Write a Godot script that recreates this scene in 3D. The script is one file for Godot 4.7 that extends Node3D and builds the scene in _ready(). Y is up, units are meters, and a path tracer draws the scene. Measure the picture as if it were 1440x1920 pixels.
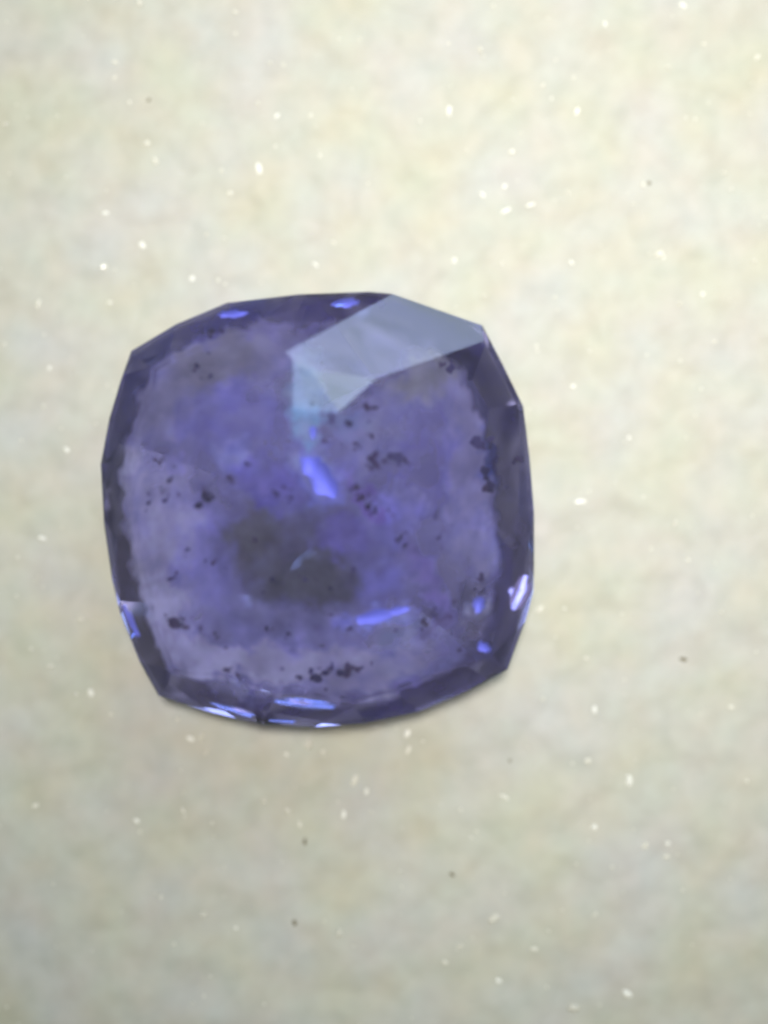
extends Node3D
# A cushion-cut violet sapphire lying on a grainy cream stone surface, seen from straight above.
# Plan positions are given in hundredths of a millimetre (about one each per photograph pixel).

const U := 9.85e-6            # metres per plan unit
const CX := 720.0             # plan centre under the camera
const CY := 960.0
const EYE := 0.090            # camera height in metres

var rng := RandomNumberGenerator.new()
var mottle := FastNoiseLite.new()
var planes: Array = []        # the cut: {n: Vector3, d: float, name: String}
var M := {}

func mat(albedo: Color, rough: float, metal := 0.0) -> StandardMaterial3D:
	var m := StandardMaterial3D.new()
	m.albedo_color = albedo
	m.roughness = rough
	m.metallic = metal
	return m

func lin(r: float, g: float, b: float) -> Color:
	return Color(r, g, b).linear_to_srgb()

func obj(called: String, mesh: Mesh, m: Material, parent: Node) -> MeshInstance3D:
	var o := MeshInstance3D.new()
	o.name = called
	o.mesh = mesh
	o.material_override = m
	parent.add_child(o, true)
	return o

# plan position and height (plan units) to metres
func at(x: float, y: float, h: float) -> Vector3:
	return Vector3((x - CX) * U, h * U, (y - CY) * U)

func towards(tilt: float, az: float) -> Vector3:
	var t := deg_to_rad(tilt)
	var a := deg_to_rad(az)
	return Vector3(sin(t) * cos(a), cos(t), -sin(t) * sin(a))

# ------------------------------------------------------------------ camera, light
const WINDOW_TILT := 38.0
const WINDOW_AZ := 71.0

func set_up_view() -> void:
	var cam := Camera3D.new()
	cam.name = "camera"
	cam.position = Vector3(0, EYE, 0)
	cam.rotation_degrees = Vector3(-90, 0, 0)
	cam.near = 0.005
	cam.far = 5.0
	var lens := CameraAttributesPhysical.new()
	lens.frustum_focal_length = 12.0 / (960.0 * U / EYE)
	lens.frustum_focus_distance = EYE - 210.0 * U
	lens.frustum_near = 0.005
	lens.frustum_far = 5.0
	lens.exposure_aperture = 24.0
	cam.attributes = lens
	cam.fov = rad_to_deg(2.0 * atan(960.0 * U / EYE))
	add_child(cam)
	var env := Environment.new()
	env.background_mode = Environment.BG_COLOR
	env.background_color = lin(0.20, 0.20, 0.165)
	env.tonemap_mode = Environment.TONE_MAPPER_LINEAR
	env.tonemap_exposure = 1.55
	env.sdfgi_enabled = true
	env.ssao_enabled = true
	env.ssil_enabled = true
	var we := WorldEnvironment.new()
	we.name = "room_light"
	we.environment = env
	add_child(we)
	# a tall window off to the upper right: two panes, bluer towards the sky; the dim third is added to tint the narrow facet
	window_pane("window_light_upper", 48.5, 0.15, Color(0.80, 0.88, 1.0), 0.030)
	window_pane("window_light_middle", 31.5, 0.145, Color(0.84, 0.95, 1.0), 0.030)
	window_pane("added_light_lower", 19.0, 0.075, Color(0.62, 0.80, 1.0), 0.0105)
	# an unseen spot added beside the lens for the lower-left falloff, its soft cone centred on the upper part of the view
	var beam := SpotLight3D.new()
	beam.name = "added_beam_light"
	beam.light_color = Color(1.0, 0.985, 0.965)
	beam.light_energy = 0.079
	beam.light_size = 0.01
	beam.spot_angle = 4.15
	beam.spot_angle_attenuation = 1.0
	beam.spot_range = 1.0
	beam.shadow_enabled = true
	add_child(beam)
	beam.look_at_from_position(Vector3(0.001, 0.27, -0.021), at(1060, 380, 0), Vector3.FORWARD)

func window_pane(called: String, tilt: float, tall: float, tint: Color, energy: float) -> void:
	var win := AreaLight3D.new()
	win.name = called
	win.area_size = Vector2(0.26, tall)
	win.area_normalize_energy = true
	win.light_color = tint
	win.light_energy = energy
	win.shadow_enabled = true
	win.area_range = 4.0
	add_child(win)
	win.look_at_from_position(towards(tilt, WINDOW_AZ) * 0.5, Vector3.ZERO, Vector3.UP)

# ------------------------------------------------------------------ stone surface
func ground_axis(half: float, step: float, far: float) -> PackedFloat32Array:
	var a := PackedFloat32Array()
	var outer: Array = []
	var p := half
	var s := step
	while p < far:
		s *= 1.6
		p += s
		outer.append(p)
	for i in range(outer.size() - 1, -1, -1):
		a.append(-outer[i])
	var n := int(round(half / step))
	for i in range(-n, n + 1):
		a.append(i * step)
	for q in outer:
		a.append(q)
	return a

var grain_a := FastNoiseLite.new()
var grain_b := FastNoiseLite.new()
var swell := FastNoiseLite.new()
var hue := FastNoiseLite.new()
var hue2 := FastNoiseLite.new()
var tone := FastNoiseLite.new()

func ground_height(x: float, y: float) -> float:
	var g := grain_a.get_noise_2d(x, y)          # rounded grains
	return -0.4 * g + 1.1 * grain_b.get_noise_2d(x, y) + 6.0 * swell.get_noise_2d(x, y) - 6.0

func make_ground() -> MeshInstance3D:
	grain_a.seed = 11
	grain_a.noise_type = FastNoiseLite.TYPE_CELLULAR
	grain_a.cellular_return_type = FastNoiseLite.RETURN_DISTANCE
	grain_a.frequency = 1.0 / 30.0
	grain_b.seed = 5
	grain_b.frequency = 1.0 / 55.0
	grain_b.fractal_octaves = 2
	swell.seed = 8
	swell.frequency = 1.0 / 150.0
	swell.fractal_octaves = 2
	hue.seed = 21
	hue.frequency = 1.0 / 260.0
	hue.fractal_octaves = 2
	hue2.seed = 33
	hue2.frequency = 1.0 / 120.0
	hue2.fractal_octaves = 2
	tone.seed = 44
	tone.frequency = 1.0 / 60.0
	tone.fractal_octaves = 2
	var xs := ground_axis(860.0, 4.6, 30000.0)
	var ys := ground_axis(1100.0, 4.6, 30000.0)
	var nx := xs.size()
	var ny := ys.size()
	var v := PackedVector3Array()
	var c := PackedColorArray()
	v.resize(nx * ny)
	c.resize(nx * ny)
	for j in ny:
		for i in nx:
			var x := xs[i] + CX
			var y := ys[j] + CY
			v[j * nx + i] = at(x, y, ground_height(x, y))
			var t := tone.get_noise_2d(x, y)
			var p := hue.get_noise_2d(x, y)       # greyish white against yellow cream
			var q := hue2.get_noise_2d(x, y)      # pinkish against greenish
			var k := 0.405 * (1.0 + 0.065 * t)
			var neutral := clampf(0.46 + 0.5 * p, 0.0, 1.0)
			c[j * nx + i] = Color(k * (1.005 + 0.03 * q), k * (0.985 - 0.015 * q), k * (lerpf(0.75, 0.94, neutral) - 0.03 * q))
	var idx := PackedInt32Array()
	idx.resize((nx - 1) * (ny - 1) * 6)
	var w := 0
	for j in ny - 1:
		for i in nx - 1:
			var a := j * nx + i
			for e in [a, a + 1, a + nx, a + 1, a + nx + 1, a + nx]:
				idx[w] = e
				w += 1
	var arr := []
	arr.resize(Mesh.ARRAY_MAX)
	arr[Mesh.ARRAY_VERTEX] = v
	arr[Mesh.ARRAY_COLOR] = c
	arr[Mesh.ARRAY_INDEX] = idx
	var raw := ArrayMesh.new()
	raw.add_surface_from_arrays(Mesh.PRIMITIVE_TRIANGLES, arr)
	var st := SurfaceTool.new()
	st.create_from(raw, 0)
	st.generate_normals()
	var m := mat(Color.WHITE, 0.55)
	m.vertex_color_use_as_albedo = true
	m.metallic_specular = 0.35
	var o := obj("ground", st.commit(), m, self)
	o.set_meta("kind", "structure")
	o.set_meta("label", "cream white grainy stone surface with small glinting grains")
	return o

# one small angular grain: a squashed, jittered octahedron-like lump, 12 to 20 triangles
func grain_mesh(r: RandomNumberGenerator, sides: int) -> ArrayMesh:
	var st := SurfaceTool.new()
	st.begin(Mesh.PRIMITIVE_TRIANGLES)
	st.set_smooth_group(-1)
	var low: Array = []
	var high: Array = []
	for k in sides:
		var a := TAU * (k + r.randf_range(-0.25, 0.25)) / sides
		var l := r.randf_range(0.8, 1.15)
		low.append(Vector3(cos(a) * l, 0.0, sin(a) * l))
		var l2 := l * r.randf_range(0.5, 0.75)
		high.append(Vector3(cos(a) * l2, r.randf_range(0.55, 0.8), sin(a) * l2))
	var top := Vector3(r.randf_range(-0.15, 0.15), r.randf_range(0.85, 1.0), r.randf_range(-0.15, 0.15))
	var bottom := Vector3(0, -0.7, 0)
	for k in sides:
		var n := (k + 1) % sides
		for tri in [[top, high[k], high[n]], [high[k], low[k], high[n]], [high[n], low[k], low[n]], [low[k], bottom, low[n]]]:
			var a: Vector3 = tri[0]
			var b: Vector3 = tri[1]
			var d: Vector3 = tri[2]
			if (b - a).cross(d - a).dot(a + b + d - Vector3(0, 0.3, 0)) > 0.0:
				var s := b
				b = d
				d = s
			st.add_vertex(a)
			st.add_vertex(b)
			st.add_vertex(d)
	return st.commit()

func make_grains(ground: Node3D) -> void:
	rng.seed = 77
	var shapes: Array = []
	for k in 6:
		shapes.append(grain_mesh(rng, 5 + k % 3))
	var glint_whites: Array = [mat(lin(0.66, 0.64, 0.55), 0.25), mat(lin(0.55, 0.53, 0.45), 0.35), mat(lin(0.76, 0.75, 0.68), 0.2)]  # paler than the stone: sparkle put into the grain colour
	var spots: Array = [
		[262, 5, 9], [442, 22, 8], [215, 116, 7], [215, 145, 6], [242, 192, 7], [276, 268, 8], [292, 302, 10], [520, 217, 7], [582, 217, 9],
		[415, 320, 8], [485, 315, 8], [600, 292, 8], [432, 362, 8], [198, 399, 9], [267, 460, 8], [360, 522, 9], [205, 567, 10], [72, 570, 9],
		[592, 496, 9], [625, 455, 7], [195, 500, 8], [387, 440, 7], [10, 232, 8], [1135, 44, 8], [1280, 9, 8], [842, 81, 7], [900, 92, 7],
		[1321, 82, 8], [1420, 107, 9], [1252, 125, 9], [1018, 160, 7], [842, 206, 8], [1082, 210, 10], [959, 284, 9], [905, 365, 10],
		[947, 349, 8], [950, 395, 8], [995, 384, 11], [1065, 360, 9], [1207, 345, 7], [1357, 324, 7], [852, 488, 11], [941, 494, 8],
		[1072, 492, 7], [1237, 476, 10], [1317, 551, 10], [1275, 569, 9], [907, 555, 7], [1415, 489, 7], [334, 1350, 11], [356, 1385, 12],
		[377, 1382, 10], [579, 1395, 10], [537, 1415, 9], [387, 1410, 8], [605, 1410, 10], [496, 1502, 12], [666, 1462, 10], [687, 1485, 13],
		[645, 1527, 10], [540, 1522, 8], [562, 1547, 10], [342, 1520, 9], [257, 1540, 9], [65, 1512, 10], [207, 1340, 9], [637, 1750, 12],
		[442, 1742, 7], [382, 1715, 8], [765, 1375, 10], [766, 1407, 10], [1115, 1330, 10], [1372, 1327, 11], [1102, 1427, 13], [1180, 1465, 11],
		[947, 1495, 14], [1400, 1465, 10], [1115, 1551, 9], [1210, 1587, 9], [1252, 1582, 8], [1250, 1607, 8], [927, 1722, 11], [862, 1775, 9],
		[835, 1805, 9], [1077, 1891, 12], [1177, 1865, 9], [935, 1840, 7], [1002, 1780, 10], [92, 690, 8], [125, 843, 9], [80, 1010, 9],
		[1075, 725, 8], [1090, 940, 9], [1265, 983, 9], [1290, 1050, 7], [1340, 640, 8], [1180, 820, 6], [1100, 1235, 9], [1012, 1142, 8],
		[150, 1160, 8], [95, 1250, 8], [170, 1300, 7],
	]
	for s in spots:
		var o := obj("grain", shapes[rng.randi() % 6], glint_whites[rng.randi() % 3], ground)
		var r: float = s[2] * 0.8
		place_grain(o, s[0], s[1], r)
	# pits and dark specks in the stone
	var dark := mat(lin(0.16, 0.14, 0.09), 0.8)
	for s in [[553, 1727, 10], [570, 1577, 10], [1280, 1235, 9], [850, 1640, 9], [280, 187, 4], [1217, 345, 5], [955, 1425, 5]]:
		var o := obj("dark_speck", shapes[rng.randi() % 6], dark, ground)
		place_grain(o, s[0], s[1], s[2])
		o.scale.y *= 0.35
	# the finer grains between them, too small to pick apart
	var mm := MultiMesh.new()
	mm.transform_format = MultiMesh.TRANSFORM_3D
	mm.mesh = shapes[0]
	mm.instance_count = 320
	for k in 320:
		var x := rng.randf_range(-130.0, 1570.0)
		var y := rng.randf_range(-130.0, 2050.0)
		var r := rng.randf_range(1.5, 4.2)
		var b := Basis.from_euler(Vector3(rng.randf_range(-0.4, 0.4), rng.randf() * TAU, rng.randf_range(-0.4, 0.4))).scaled(Vector3(r, r * 0.6, r * rng.randf_range(0.7, 1.5)) * U)
		mm.set_instance_transform(k, Transform3D(b, at(x, y, ground_height(x, y))))
	var fine := MultiMeshInstance3D.new()
	fine.name = "fine_grains"
	fine.multimesh = mm
	fine.material_override = mat(lin(0.56, 0.55, 0.47), 0.3)  # sparkle put into the pale colour here as well
	fine.set_meta("kind", "stuff")
	ground.add_child(fine, true)

func place_grain(o: Node3D, x: float, y: float, r: float) -> void:
	o.position = at(x, y, ground_height(x, y) - 0.1 * r)
	o.rotation = Vector3(rng.randf_range(-0.3, 0.3), rng.randf() * TAU, rng.randf_range(-0.3, 0.3))
	r *= rng.randf_range(0.65, 1.15)
	o.scale = Vector3(r * rng.randf_range(0.6, 1.0), r * 0.7, r * rng.randf_range(0.9, 1.9)) * U

# ------------------------------------------------------------------ the gem
const GIRDLE := 327.0      # height of the girdle's upper edge
const TOP := 421.0        # height of the table
const APEX := Vector2(592, 852)

var outline: Array = [
	Vector2(246, 658), Vector2(330, 608), Vector2(425, 568), Vector2(560, 552), Vector2(690, 547), Vector2(736, 551), Vector2(904, 610),
	Vector2(942, 682), Vector2(981, 762), Vector2(993, 860), Vector2(1001, 960), Vector2(1001, 1060), Vector2(999, 1110), Vector2(984, 1165), Vector2(951, 1255),
	Vector2(880, 1294), Vector2(785, 1334), Vector2(690, 1355), Vector2(590, 1363), Vector2(490, 1358), Vector2(398, 1336), Vector2(298, 1304),
	Vector2(262, 1240), Vector2(226, 1150), Vector2(210, 1085), Vector2(195, 980), Vector2(189, 870), Vector2(205, 785), Vector2(226, 715),
]

# the underside: slopes below the girdle, and the facets that meet at the culet (bearing, slope, how far in from the culet)
const CULET := Vector3(550.4, 0, 901.2)
const LOWER: Array = [0.877, 2.400, 2.400, 0.937, 0.911, 1.184, 0.850, 1.658, 2.222, 1.555, 1.972, 1.740, 2.114, 1.240, 2.000]
const PAVILION: Array = [[-24.6, 0.471, 64.0], [20.7, 0.540, 25.5], [20.1, 0.624, 0.0], [67.8, 0.616, 0.0], [252.3, 0.485, 22.5], [175.8, 0.217, 70.0], [158.7, 0.487, 0.0], [170.1, 0.617, 53.0], [144.2, 0.724, 0.0], [221.9, 0.575, 70.0], [239.3, 0.707, 2.7], [297.0, 0.238, 7.9], [299.5, 0.741, 10.1], [292.3, 0.614, 35.2], [296.7, 0.643, 27.3], [457.0, 0.529, 0.0]]

func shrink(p: Vector2) -> Vector2:   # the girdle stands above the ground, so it is a little smaller than it looks from the lens
	var f := 1.0 - GIRDLE * U / EYE
	return Vector2(CX, CY) + (p - Vector2(CX, CY)) * f

# a top plane: height falls with the gradient g (plan, y up) from height h at point p
func top_plane(called: String, p: Vector2, h: float, g: Vector2) -> void:
	# h(x, y) = h - g.x (x - p.x) + g.y (y - p.y); outward normal (g.x, 1, -g.y) in world axes
	var n := Vector3(g.x, 1.0, -g.y).normalized()
	var q := Vector3(p.x, h, p.y)
	planes.append({"n": n, "d": n.dot(q), "name": called})

func polar(slope: float, az: float) -> Vector2:
	return Vector2(cos(deg_to_rad(az)), sin(deg_to_rad(az))) * slope

func cut_planes() -> void:
	top_plane("table", APEX, TOP, Vector2(0.012, -0.02))
	var a := APEX
	# main facets, ribs towards the corners
	var v := Vector2(640, 780)
	top_plane("main_facet", v, TOP, Vector2(0.127, 0.260))        # the one that mirrors the window
	top_plane("main_facet", v, TOP, Vector2(0.028, 0.193))        # the narrow one beside it
	top_plane("main_facet", Vector2(555, 800), TOP + 6.0, Vector2(-0.12, 0.193))
	top_plane("main_facet", v, TOP, Vector2(0.261, 0.111))
	top_plane("main_facet", a, TOP + 11.0, polar(0.165, 4.0))
	top_plane("main_facet", a, TOP + 10.0, polar(0.170, -16.0))
	top_plane("main_facet", a, TOP + 12.0, polar(0.135, -80.0))
	top_plane("main_facet", a, TOP + 12.0, polar(0.145, -150.0))
	top_plane("main_facet", a, TOP + 10.0, polar(0.155, 172.0))
	# crown rim, girdle and underside, edge by edge
	var n := outline.size()
	var slopes: Array = [1.0, 0.9, 1.1, 0.95, 0.6, 0.45, 1.05, 0.95, 1.1, 1.0, 1.1, 0.9, 0.85, 1.0, 0.95, 0.9, 1.0, 1.1, 0.85, 0.8, 1.0, 1.0, 0.9, 0.85, 1.1, 1.0, 1.05, 0.95, 1.1]
	for i in n:
		var p := shrink(outline[i])
		var q := shrink(outline[(i + 1) % n])
		var e := (q - p).normalized()
		var out := Vector2(e.y, -e.x)             # plan, y down; the outline runs clockwise as seen
		var m := (p + q) * 0.5
		var g := Vector2(out.x, -out.y)
		top_plane("bezel_facet", m, GIRDLE, g * slopes[i])
		planes.append({"n": Vector3(out.x, 0, out.y), "d": Vector2(out.x, out.y).dot(m), "name": "girdle_facet"})
		if i % 2 == 0:
			var k := Vector3(out.x * LOWER[i / 2], -1.0, out.y * LOWER[i / 2]).normalized()
			planes.append({"n": k, "d": k.dot(Vector3(m.x, GIRDLE - 16.0, m.y)), "name": "pavilion_facet"})
	for f in PAVILION:
		var k := Vector3(cos(deg_to_rad(f[0])) * f[1], -1.0, sin(deg_to_rad(f[0])) * f[1]).normalized()
		planes.append({"n": k, "d": k.dot(CULET) - f[2], "name": "pavilion_facet"})
	planes.append({"n": Vector3(0, -1, 0), "d": -1.0, "name": "base_facet"})

func facet_polygon(k: int) -> Array:
	var n: Vector3 = planes[k].n
	var c := Vector3(595, 280, 955)
	c += n * (planes[k].d - n.dot(c))
	var u := n.cross(Vector3(0.31, 0.77, 0.55)).normalized()
	var w := n.cross(u)
	var poly: Array = [c + (u + w) * 3000.0, c + (w - u) * 3000.0, c - (u + w) * 3000.0, c + (u - w) * 3000.0]
	for j in planes.size():
		if j == k:
			continue
		var out: Array = []
		var pn: Vector3 = planes[j].n
		var pd: float = planes[j].d
		for i in poly.size():
			var p: Vector3 = poly[i]
			var q: Vector3 = poly[(i + 1) % poly.size()]
			var sp := pn.dot(p) - pd
			var sq := pn.dot(q) - pd
			if sp <= 0.0:
				out.append(p)
			if (sp < 0.0 and sq > 0.0) or (sp > 0.0 and sq < 0.0):
				out.append(p + (q - p) * (sp / (sp - sq)))
		poly = out
		if poly.size() < 3:
			return []
	return poly

func top_height(x: float, y: float) -> float:
	var best := 1e9
	for pl in planes:
		if pl.n.y > 0.05:
			best = minf(best, (pl.d - pl.n.x * x - pl.n.z * y) / pl.n.y)
	return best

func facet_normal(x: float, y: float) -> Vector3:
	var best := 1e9
	var n := Vector3.UP
	for pl in planes:
		if pl.n.y > 0.05:
			var h: float = (pl.d - pl.n.x * x - pl.n.z * y) / pl.n.y
			if h < best:
				best = h
				n = pl.n
	return n

# light and shade inside the stone, painted as patches: x, y, rx, ry, turn, colour (display), strength
var light_patches: Array = [
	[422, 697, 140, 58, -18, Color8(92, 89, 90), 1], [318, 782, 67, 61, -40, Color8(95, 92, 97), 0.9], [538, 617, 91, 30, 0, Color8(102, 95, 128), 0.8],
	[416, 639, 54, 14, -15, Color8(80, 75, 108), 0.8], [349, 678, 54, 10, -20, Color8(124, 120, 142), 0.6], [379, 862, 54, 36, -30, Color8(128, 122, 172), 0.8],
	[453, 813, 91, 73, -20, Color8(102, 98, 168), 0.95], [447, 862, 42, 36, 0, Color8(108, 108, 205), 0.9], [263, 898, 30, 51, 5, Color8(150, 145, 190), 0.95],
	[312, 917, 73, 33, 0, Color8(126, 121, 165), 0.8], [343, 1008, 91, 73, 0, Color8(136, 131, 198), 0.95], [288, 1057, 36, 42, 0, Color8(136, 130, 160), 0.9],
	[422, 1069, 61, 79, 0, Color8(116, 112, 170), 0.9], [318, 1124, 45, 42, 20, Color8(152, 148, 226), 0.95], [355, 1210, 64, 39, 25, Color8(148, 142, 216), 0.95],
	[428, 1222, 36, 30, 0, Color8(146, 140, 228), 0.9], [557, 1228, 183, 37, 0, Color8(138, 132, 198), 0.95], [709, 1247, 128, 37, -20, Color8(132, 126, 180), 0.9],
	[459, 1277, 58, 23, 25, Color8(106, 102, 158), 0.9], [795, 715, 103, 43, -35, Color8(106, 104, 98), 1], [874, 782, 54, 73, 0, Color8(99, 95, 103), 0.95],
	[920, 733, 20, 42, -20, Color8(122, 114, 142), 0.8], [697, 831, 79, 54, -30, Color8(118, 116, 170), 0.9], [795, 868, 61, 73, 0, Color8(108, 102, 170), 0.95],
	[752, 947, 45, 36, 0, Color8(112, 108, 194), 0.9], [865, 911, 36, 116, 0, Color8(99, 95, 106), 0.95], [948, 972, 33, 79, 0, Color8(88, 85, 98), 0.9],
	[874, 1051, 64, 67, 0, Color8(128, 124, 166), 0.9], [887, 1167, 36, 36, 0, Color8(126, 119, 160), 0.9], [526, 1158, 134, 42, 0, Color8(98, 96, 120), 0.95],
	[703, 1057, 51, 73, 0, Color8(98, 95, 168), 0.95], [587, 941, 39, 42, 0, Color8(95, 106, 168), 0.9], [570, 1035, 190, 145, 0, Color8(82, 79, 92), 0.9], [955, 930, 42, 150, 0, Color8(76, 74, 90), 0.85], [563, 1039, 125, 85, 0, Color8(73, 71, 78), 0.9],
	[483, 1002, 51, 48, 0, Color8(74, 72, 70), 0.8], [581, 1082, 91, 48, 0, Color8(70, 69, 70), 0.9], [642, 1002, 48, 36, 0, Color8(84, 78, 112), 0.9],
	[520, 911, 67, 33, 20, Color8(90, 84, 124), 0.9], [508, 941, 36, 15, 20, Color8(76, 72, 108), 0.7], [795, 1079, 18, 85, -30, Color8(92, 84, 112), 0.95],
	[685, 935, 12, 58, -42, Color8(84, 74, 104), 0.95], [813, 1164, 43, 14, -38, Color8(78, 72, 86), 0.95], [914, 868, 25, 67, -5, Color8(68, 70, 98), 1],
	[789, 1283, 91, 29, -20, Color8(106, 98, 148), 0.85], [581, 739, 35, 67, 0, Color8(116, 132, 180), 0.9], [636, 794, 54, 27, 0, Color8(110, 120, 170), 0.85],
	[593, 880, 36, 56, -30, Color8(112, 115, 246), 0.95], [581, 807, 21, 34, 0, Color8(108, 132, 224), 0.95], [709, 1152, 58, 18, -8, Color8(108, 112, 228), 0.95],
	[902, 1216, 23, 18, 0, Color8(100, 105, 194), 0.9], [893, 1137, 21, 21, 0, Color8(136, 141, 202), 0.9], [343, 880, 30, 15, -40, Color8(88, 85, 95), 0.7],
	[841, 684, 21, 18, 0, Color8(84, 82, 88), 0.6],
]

func light_patch_color(x: float, y: float) -> Color:
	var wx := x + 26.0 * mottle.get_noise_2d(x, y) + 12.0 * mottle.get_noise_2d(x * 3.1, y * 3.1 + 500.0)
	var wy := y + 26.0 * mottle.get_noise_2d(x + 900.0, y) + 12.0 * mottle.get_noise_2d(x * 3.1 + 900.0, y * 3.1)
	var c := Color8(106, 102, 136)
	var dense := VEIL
	for z in light_patches:
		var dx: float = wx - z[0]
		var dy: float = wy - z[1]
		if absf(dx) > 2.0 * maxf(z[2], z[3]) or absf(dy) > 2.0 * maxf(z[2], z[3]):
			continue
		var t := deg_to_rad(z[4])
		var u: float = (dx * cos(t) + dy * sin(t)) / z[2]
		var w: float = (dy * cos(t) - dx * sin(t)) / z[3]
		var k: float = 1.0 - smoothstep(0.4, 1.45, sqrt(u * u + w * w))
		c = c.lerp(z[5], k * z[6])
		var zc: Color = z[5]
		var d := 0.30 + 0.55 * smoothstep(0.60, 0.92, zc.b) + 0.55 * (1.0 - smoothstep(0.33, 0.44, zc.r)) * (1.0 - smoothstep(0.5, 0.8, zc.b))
		d = minf(d + 0.28 * (1.0 - smoothstep(0.03, 0.10, zc.b - zc.r)), 0.97)   # the patches of painted shade are the denser ones
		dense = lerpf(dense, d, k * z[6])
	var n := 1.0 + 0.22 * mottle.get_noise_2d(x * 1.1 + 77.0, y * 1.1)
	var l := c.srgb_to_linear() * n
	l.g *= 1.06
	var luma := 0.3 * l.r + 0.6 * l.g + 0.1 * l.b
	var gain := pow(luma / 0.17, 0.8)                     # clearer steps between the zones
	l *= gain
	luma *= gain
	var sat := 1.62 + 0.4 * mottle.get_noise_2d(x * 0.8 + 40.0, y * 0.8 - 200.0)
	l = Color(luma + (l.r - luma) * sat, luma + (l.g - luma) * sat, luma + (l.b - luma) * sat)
	return Color(painted_albedo(l.r), painted_albedo(l.g), painted_albedo(l.b), dense)

# most of the light scattered inside the stone is thrown back in by its polished faces: the albedo that leaves radiance r
const LIT := 0.43
func painted_albedo(r: float) -> float:
	var k := r / LIT
	return clampf(k / (0.32 + 0.65 * k), 0.0, 0.93)

# shade of the steep rim facets, painted into the veil: indigo above, greyer at the left and right (bearing, display colour)
const RIM_SHADES: Array = [[0, 70, 68, 82], [40, 56, 52, 74], [75, 76, 68, 108], [110, 74, 68, 112], [135, 54, 50, 66], [165, 66, 62, 72], [190, 64, 63, 72], [215, 50, 51, 86], [250, 62, 57, 108], [275, 66, 58, 104], [320, 44, 43, 74], [345, 58, 56, 78], [360, 70, 68, 82]]

func rim_shade_color(a: float, p: Vector2) -> Color:
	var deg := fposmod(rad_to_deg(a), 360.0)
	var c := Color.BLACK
	for k in RIM_SHADES.size() - 1:
		var u: Array = RIM_SHADES[k]
		var w: Array = RIM_SHADES[k + 1]
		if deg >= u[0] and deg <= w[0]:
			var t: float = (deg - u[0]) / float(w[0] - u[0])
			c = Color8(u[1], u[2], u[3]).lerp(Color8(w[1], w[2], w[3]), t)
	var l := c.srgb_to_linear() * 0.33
	return Color(painted_albedo(l.r), painted_albedo(l.g), painted_albedo(l.b), 0.55 + 0.35 * mottle.get_noise_2d(p.x, p.y + 300.0))

func make_core(gem: Node3D) -> void:
	mottle.seed = 4
	mottle.frequency = 1.0 / 60.0
	mottle.fractal_octaves = 3
	var rings := 110
	var spokes := 220
	var centre := Vector2(597, 955)
	var v := PackedVector3Array()
	var col := PackedColorArray()
	var base := at(centre.x, centre.y, 0)
	for r in rings + 1:
		for s in spokes:
			var a := TAU * s / spokes
			var f := CORE_REACH * r / rings
			var p := centre + edge_point(a, centre) * f
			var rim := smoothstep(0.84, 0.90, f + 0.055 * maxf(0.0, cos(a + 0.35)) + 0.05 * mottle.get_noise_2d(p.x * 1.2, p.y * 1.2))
			var h := top_height(p.x, p.y) - lerpf(40.0, 24.0, rim) + (1.0 - rim) * HEART_RELIEF * mottle.get_noise_2d(p.x * 0.35 + 11.0, p.y * 0.35)
			v.append(at(p.x, p.y, h) - base)
			var c := light_patch_color(p.x, p.y)
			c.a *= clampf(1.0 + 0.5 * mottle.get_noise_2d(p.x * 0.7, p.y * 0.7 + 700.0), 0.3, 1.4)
			c = c.lerp(rim_shade_color(a, p), rim)
			c.a *= 1.0 - smoothstep(0.95, 0.975, f)
			col.append(c)
	var idx := PackedInt32Array()
	for r in rings:
		for s in spokes:
			var n := (s + 1) % spokes
			var a := r * spokes + s
			var b := r * spokes + n
			var c := a + spokes
			var d := b + spokes
			idx.append_array(PackedInt32Array([a, c, b, b, c, d]))
	# winding seen from above: angle grows clockwise in plan (y down)
	for k in range(0, idx.size(), 3):
		var t := idx[k + 1]
		idx[k + 1] = idx[k + 2]
		idx[k + 2] = t
	var arr := []
	arr.resize(Mesh.ARRAY_MAX)
	arr[Mesh.ARRAY_VERTEX] = v
	arr[Mesh.ARRAY_COLOR] = col
	arr[Mesh.ARRAY_INDEX] = idx
	var raw := ArrayMesh.new()
	raw.add_surface_from_arrays(Mesh.PRIMITIVE_TRIANGLES, arr)
	var st := SurfaceTool.new()
	st.create_from(raw, 0)
	st.generate_normals()
	var m := mat(Color.WHITE, 0.9)
	m.transparency = BaseMaterial3D.TRANSPARENCY_ALPHA
	m.metallic_specular = 0.0
	m.vertex_color_use_as_albedo = true
	obj("painted_light_veil", st.commit(), m, gem)  # sheet added inside the stone to carry the painted light and shade

const CORE_REACH := 0.975
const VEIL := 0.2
const HEART_RELIEF := 9.0

func edge_point(a: float, centre: Vector2) -> Vector2:
	var d := Vector2(cos(a), sin(a))
	var far := 1e9
	for i in outline.size():
		var p: Vector2 = shrink(outline[i]) - centre
		var q: Vector2 = shrink(outline[(i + 1) % outline.size()]) - centre
		var e := q - p
		var den := d.x * e.y - d.y * e.x
		if absf(den) < 1e-9:
			continue
		var t := (p.x * e.y - p.y * e.x) / den
		var u := (p.x * d.y - p.y * d.x) / den
		if t > 0.0 and u >= -1e-6 and u <= 1.0 + 1e-6:
			far = minf(far, t)
	return d * far

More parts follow.
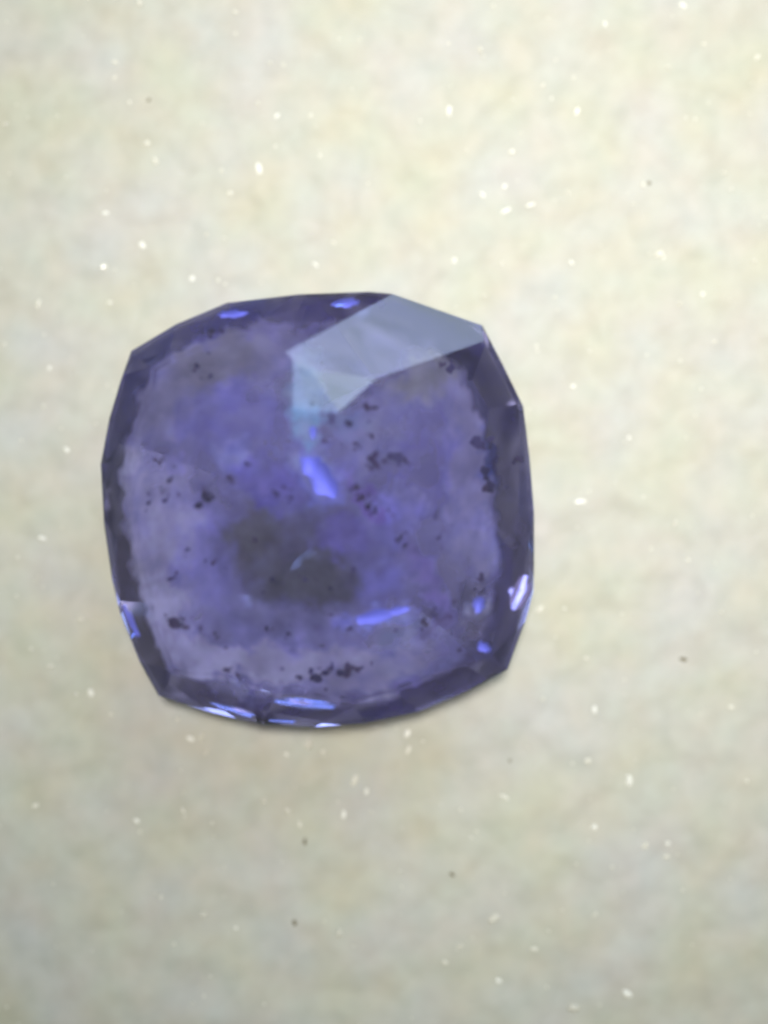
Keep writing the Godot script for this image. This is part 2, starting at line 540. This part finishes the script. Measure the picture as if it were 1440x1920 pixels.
func make_facets(gem: Node3D, base: Vector3) -> void:
	var glass := mat(lin(0.50, 0.49, 0.95), 0.0)
	glass.albedo_color.a = 0.0
	glass.refraction_enabled = true
	glass.refraction_scale = 0.077
	glass.metallic_specular = 0.5
	M.glass = glass
	var under: StandardMaterial3D = glass.duplicate()       # the underside is less well polished
	under.roughness = 0.07
	for k in planes.size():
		var poly := facet_polygon(k)
		if poly.size() < 3:
			continue
		var n: Vector3 = planes[k].n
		var st := SurfaceTool.new()
		st.begin(Mesh.PRIMITIVE_TRIANGLES)
		for i in range(1, poly.size() - 1):
			var a: Vector3 = poly[0]
			var b: Vector3 = poly[i]
			var c: Vector3 = poly[i + 1]
			if (b - a).cross(c - a).dot(n) > 0.0:   # front faces run clockwise
				var s := b
				b = c
				c = s
			for p in [a, b, c]:
				st.add_vertex(at(p.x, p.z, p.y) - base)
		obj(planes[k].name, st.commit(), under if planes[k].name == "pavilion_facet" else glass, gem)

func inside(d: Vector3, n: Vector3) -> Vector3:    # a direction that points out of the stone, bent as it is within it
	var k := d.dot(n)
	var t := (d - n * k) / 1.77
	return (t + n * sqrt(maxf(0.0, 1.0 - t.length_squared()))).normalized()

# a thin blister with an irregular rim, smoothly domed
func flake_mesh(u: Vector3, w: Vector3, up: Vector3) -> ArrayMesh:
	var st := SurfaceTool.new()
	st.begin(Mesh.PRIMITIVE_TRIANGLES)
	var sides := 18
	var rings := 5
	var grid: Array = []
	var rim: Array = []
	for k in sides:
		rim.append(rng.randf_range(0.75, 1.15))
	for r in rings + 1:
		var row: Array = []
		for k in sides:
			var t := TAU * k / sides
			var q := float(r) / rings
			var l: float = q * lerpf(1.0, rim[k], q)
			row.append((u * cos(t) + w * sin(t)) * l + up * (1.0 - q * q))
		grid.append(row)
	for r in rings:
		for k in sides:
			var n := (k + 1) % sides
			for tri in [[grid[r][k], grid[r + 1][k], grid[r + 1][n]], [grid[r][k], grid[r + 1][n], grid[r][n]]]:
				var a: Vector3 = tri[0]
				var b: Vector3 = tri[1]
				var c: Vector3 = tri[2]
				if (b - a).cross(c - a).dot(up) > 0.0:
					var s := b
					b = c
					c = s
				for e in [a, b, c]:
					st.add_vertex(e * U)
	st.index()
	st.generate_normals()
	return st.commit()

# tinted mirror flakes added for internal glints; they catch the window from above
func make_flakes(gem: Node3D, base: Vector3) -> void:
	rng.seed = 15
	var blue := mat(lin(0.36, 0.41, 1.0), 0.46, 1.0)
	blue.transparency = BaseMaterial3D.TRANSPARENCY_ALPHA
	blue.albedo_color.a = 0.6
	var pale := mat(lin(0.5, 0.62, 1.0), 0.22, 1.0)
	var white := mat(lin(0.95, 0.82, 1.0), 0.2, 1.0)
	var list: Array = [
		[600, 892, 24, 48, -34, 34, blue], [582, 862, 20, 30, -10, 36, blue], [588, 812, 7, 13, 0, 30, blue], [650, 571, 26, 10, -12, 10, blue], [437, 592, 26, 11, 5, 12, blue],
		[248, 1163, 9, 34, -26, 9, blue], [254, 1187, 5, 12, 40, 9, pale], [440, 1329, 42, 8, 16, 7, pale], [576, 1316, 52, 11, 6, 14, pale],
		[530, 1350, 24, 5, 2, 6, pale], [700, 1155, 36, 13, -14, 22, blue], [745, 1143, 20, 8, -14, 22, blue], [906, 1212, 14, 10, 30, 14, blue],
		[974, 1110, 34, 22, -62, 10, white], [896, 1132, 12, 16, 0, 18, blue], [566, 1313, 22, 5, 8, 8, white], [455, 1331, 20, 4, 16, 4, white], [636, 574, 10, 4, -10, 6, pale],
	]
	for f in list:
		var x: float = f[0]
		var y: float = f[1]
		var sp := shrink(Vector2(x, y))
		x = sp.x
		y = sp.y
		var n := facet_normal(x, y)
		var lamp := inside(towards(WINDOW_TILT, WINDOW_AZ), n)
		var eye := inside((Vector3(0, EYE, 0) - at(x, y, GIRDLE)).normalized(), n)
		var fn := (lamp + eye).normalized()
		var u := Vector3(cos(deg_to_rad(f[4])), 0, sin(deg_to_rad(f[4])))
		u = (u - fn * u.dot(fn)).normalized()
		var w := u.cross(fn)
		var o_mesh := flake_mesh(u * f[2], w * f[3], fn * minf(f[2], f[3]) * (0.10 if f[6] == white else 0.12))
		var o := obj("added_glint_flake", o_mesh, f[6], gem)
		o.position = at(x, y, top_height(x, y) - f[5]) - base

func make_inclusions(gem: Node3D, base: Vector3) -> void:
	rng.seed = 31
	var shapes: Array = []
	for k in 10:
		shapes.append(inclusion_mesh(rng))
	var dark: Array = [mat(lin(0.11, 0.10, 0.18), 0.8), mat(lin(0.19, 0.17, 0.30), 0.8), mat(lin(0.17, 0.13, 0.21), 0.8)]
	for m in dark:
		m.transparency = BaseMaterial3D.TRANSPARENCY_ALPHA
		m.albedo_color.a = 0.72
	var list: Array = [
		[838, 684, 16], [692, 765, 13], [650, 797, 10], [622, 787, 10], [690, 820, 7], [663, 838, 9], [610, 828, 7], [703, 868, 19], [736, 862, 19], [693, 876, 9],
		[385, 935, 18], [374, 945, 10], [400, 928, 8], [440, 902, 8], [432, 897, 6], [318, 935, 9], [284, 942, 7], [325, 1082, 9], [405, 1052, 9], [330, 1165, 12],
		[340, 1172, 18], [380, 1178, 8], [408, 1190, 8], [503, 1178, 7], [538, 1188, 8], [560, 1268, 8], [598, 1262, 17], [612, 1254, 10], [640, 1262, 12], [655, 1256, 17],
		[672, 1250, 9], [655, 1178, 8], [643, 1088, 10], [658, 1062, 8], [575, 1085, 7], [515, 1088, 8], [480, 1010, 6], [812, 965, 8], [820, 1005, 8], [898, 1080, 10],
		[900, 1108, 7], [795, 1165, 10], [812, 1148, 12], [785, 1178, 8], [660, 915, 9], [690, 945, 11], [700, 955, 9], [672, 928, 9], [520, 925, 9], [545, 935, 8],
		[400, 632, 12], [418, 625, 9], [370, 692, 9], [398, 710, 6], [300, 865, 9], [322, 900, 8], [470, 870, 7], [745, 1010, 9], [755, 1022, 8], [905, 830, 20],
		[915, 870, 26], [908, 905, 20], [925, 850, 12], [740, 1180, 6], [620, 1150, 6], [430, 1250, 8], [450, 1262, 7], [860, 1215, 6], [585, 760, 6], [355, 1030, 6],
	]
	var scatter: Array = []
	for s in list:
		for k in 2:
			scatter.append([s[0] + rng.randfn(0.0, 17.0), s[1] + rng.randfn(0.0, 13.0), s[2] * rng.randf_range(0.25, 0.6)])
	for s in list + scatter:
		var x: float = s[0]
		var y: float = s[1]
		var sp := shrink(Vector2(x, y))
		x = sp.x
		y = sp.y
		var o := obj("inclusion", shapes[rng.randi() % 10], dark[rng.randi() % 3], gem)
		var r: float = s[2] * 0.82
		o.position = at(x, y, top_height(x, y) - rng.randf_range(22.0, 44.0)) - base
		o.rotation = Vector3(rng.randf_range(-0.4, 0.4), rng.randf() * TAU, rng.randf_range(-0.4, 0.4))
		o.scale = Vector3(r, minf(r * 0.7, 8.0), r) * U

# a ragged crystal: several uneven lumps grown together, longer than wide
func inclusion_mesh(r: RandomNumberGenerator) -> ArrayMesh:
	var st := SurfaceTool.new()
	var lumps := r.randi_range(3, 5)
	for k in lumps:
		var one := grain_mesh(r, 5)
		var l := r.randf_range(0.28, 0.7)
		var t := Transform3D(Basis(Vector3.UP, r.randf() * TAU).scaled(Vector3(l * r.randf_range(0.7, 1.6), l, l)), Vector3(r.randf_range(-0.9, 0.9), r.randf_range(-0.3, 0.3), r.randf_range(-0.5, 0.5)))
		st.append_from(one, 0, t)
	return st.commit()

func make_gem() -> void:
	rng.seed = 3
	cut_planes()
	var gem := Node3D.new()
	gem.name = "gemstone"
	add_child(gem)
	var base := at(597, 955, 0)
	gem.position = base
	gem.set_meta("label", "violet blue cushion cut gemstone with dark specks on cream stone")
	gem.set_meta("category", "gemstone")
	make_core(gem)
	make_flakes(gem, base)
	make_inclusions(gem, base)
	make_facets(gem, base)

func _ready() -> void:
	set_up_view()
	var ground := make_ground()
	make_grains(ground)
	make_gem()
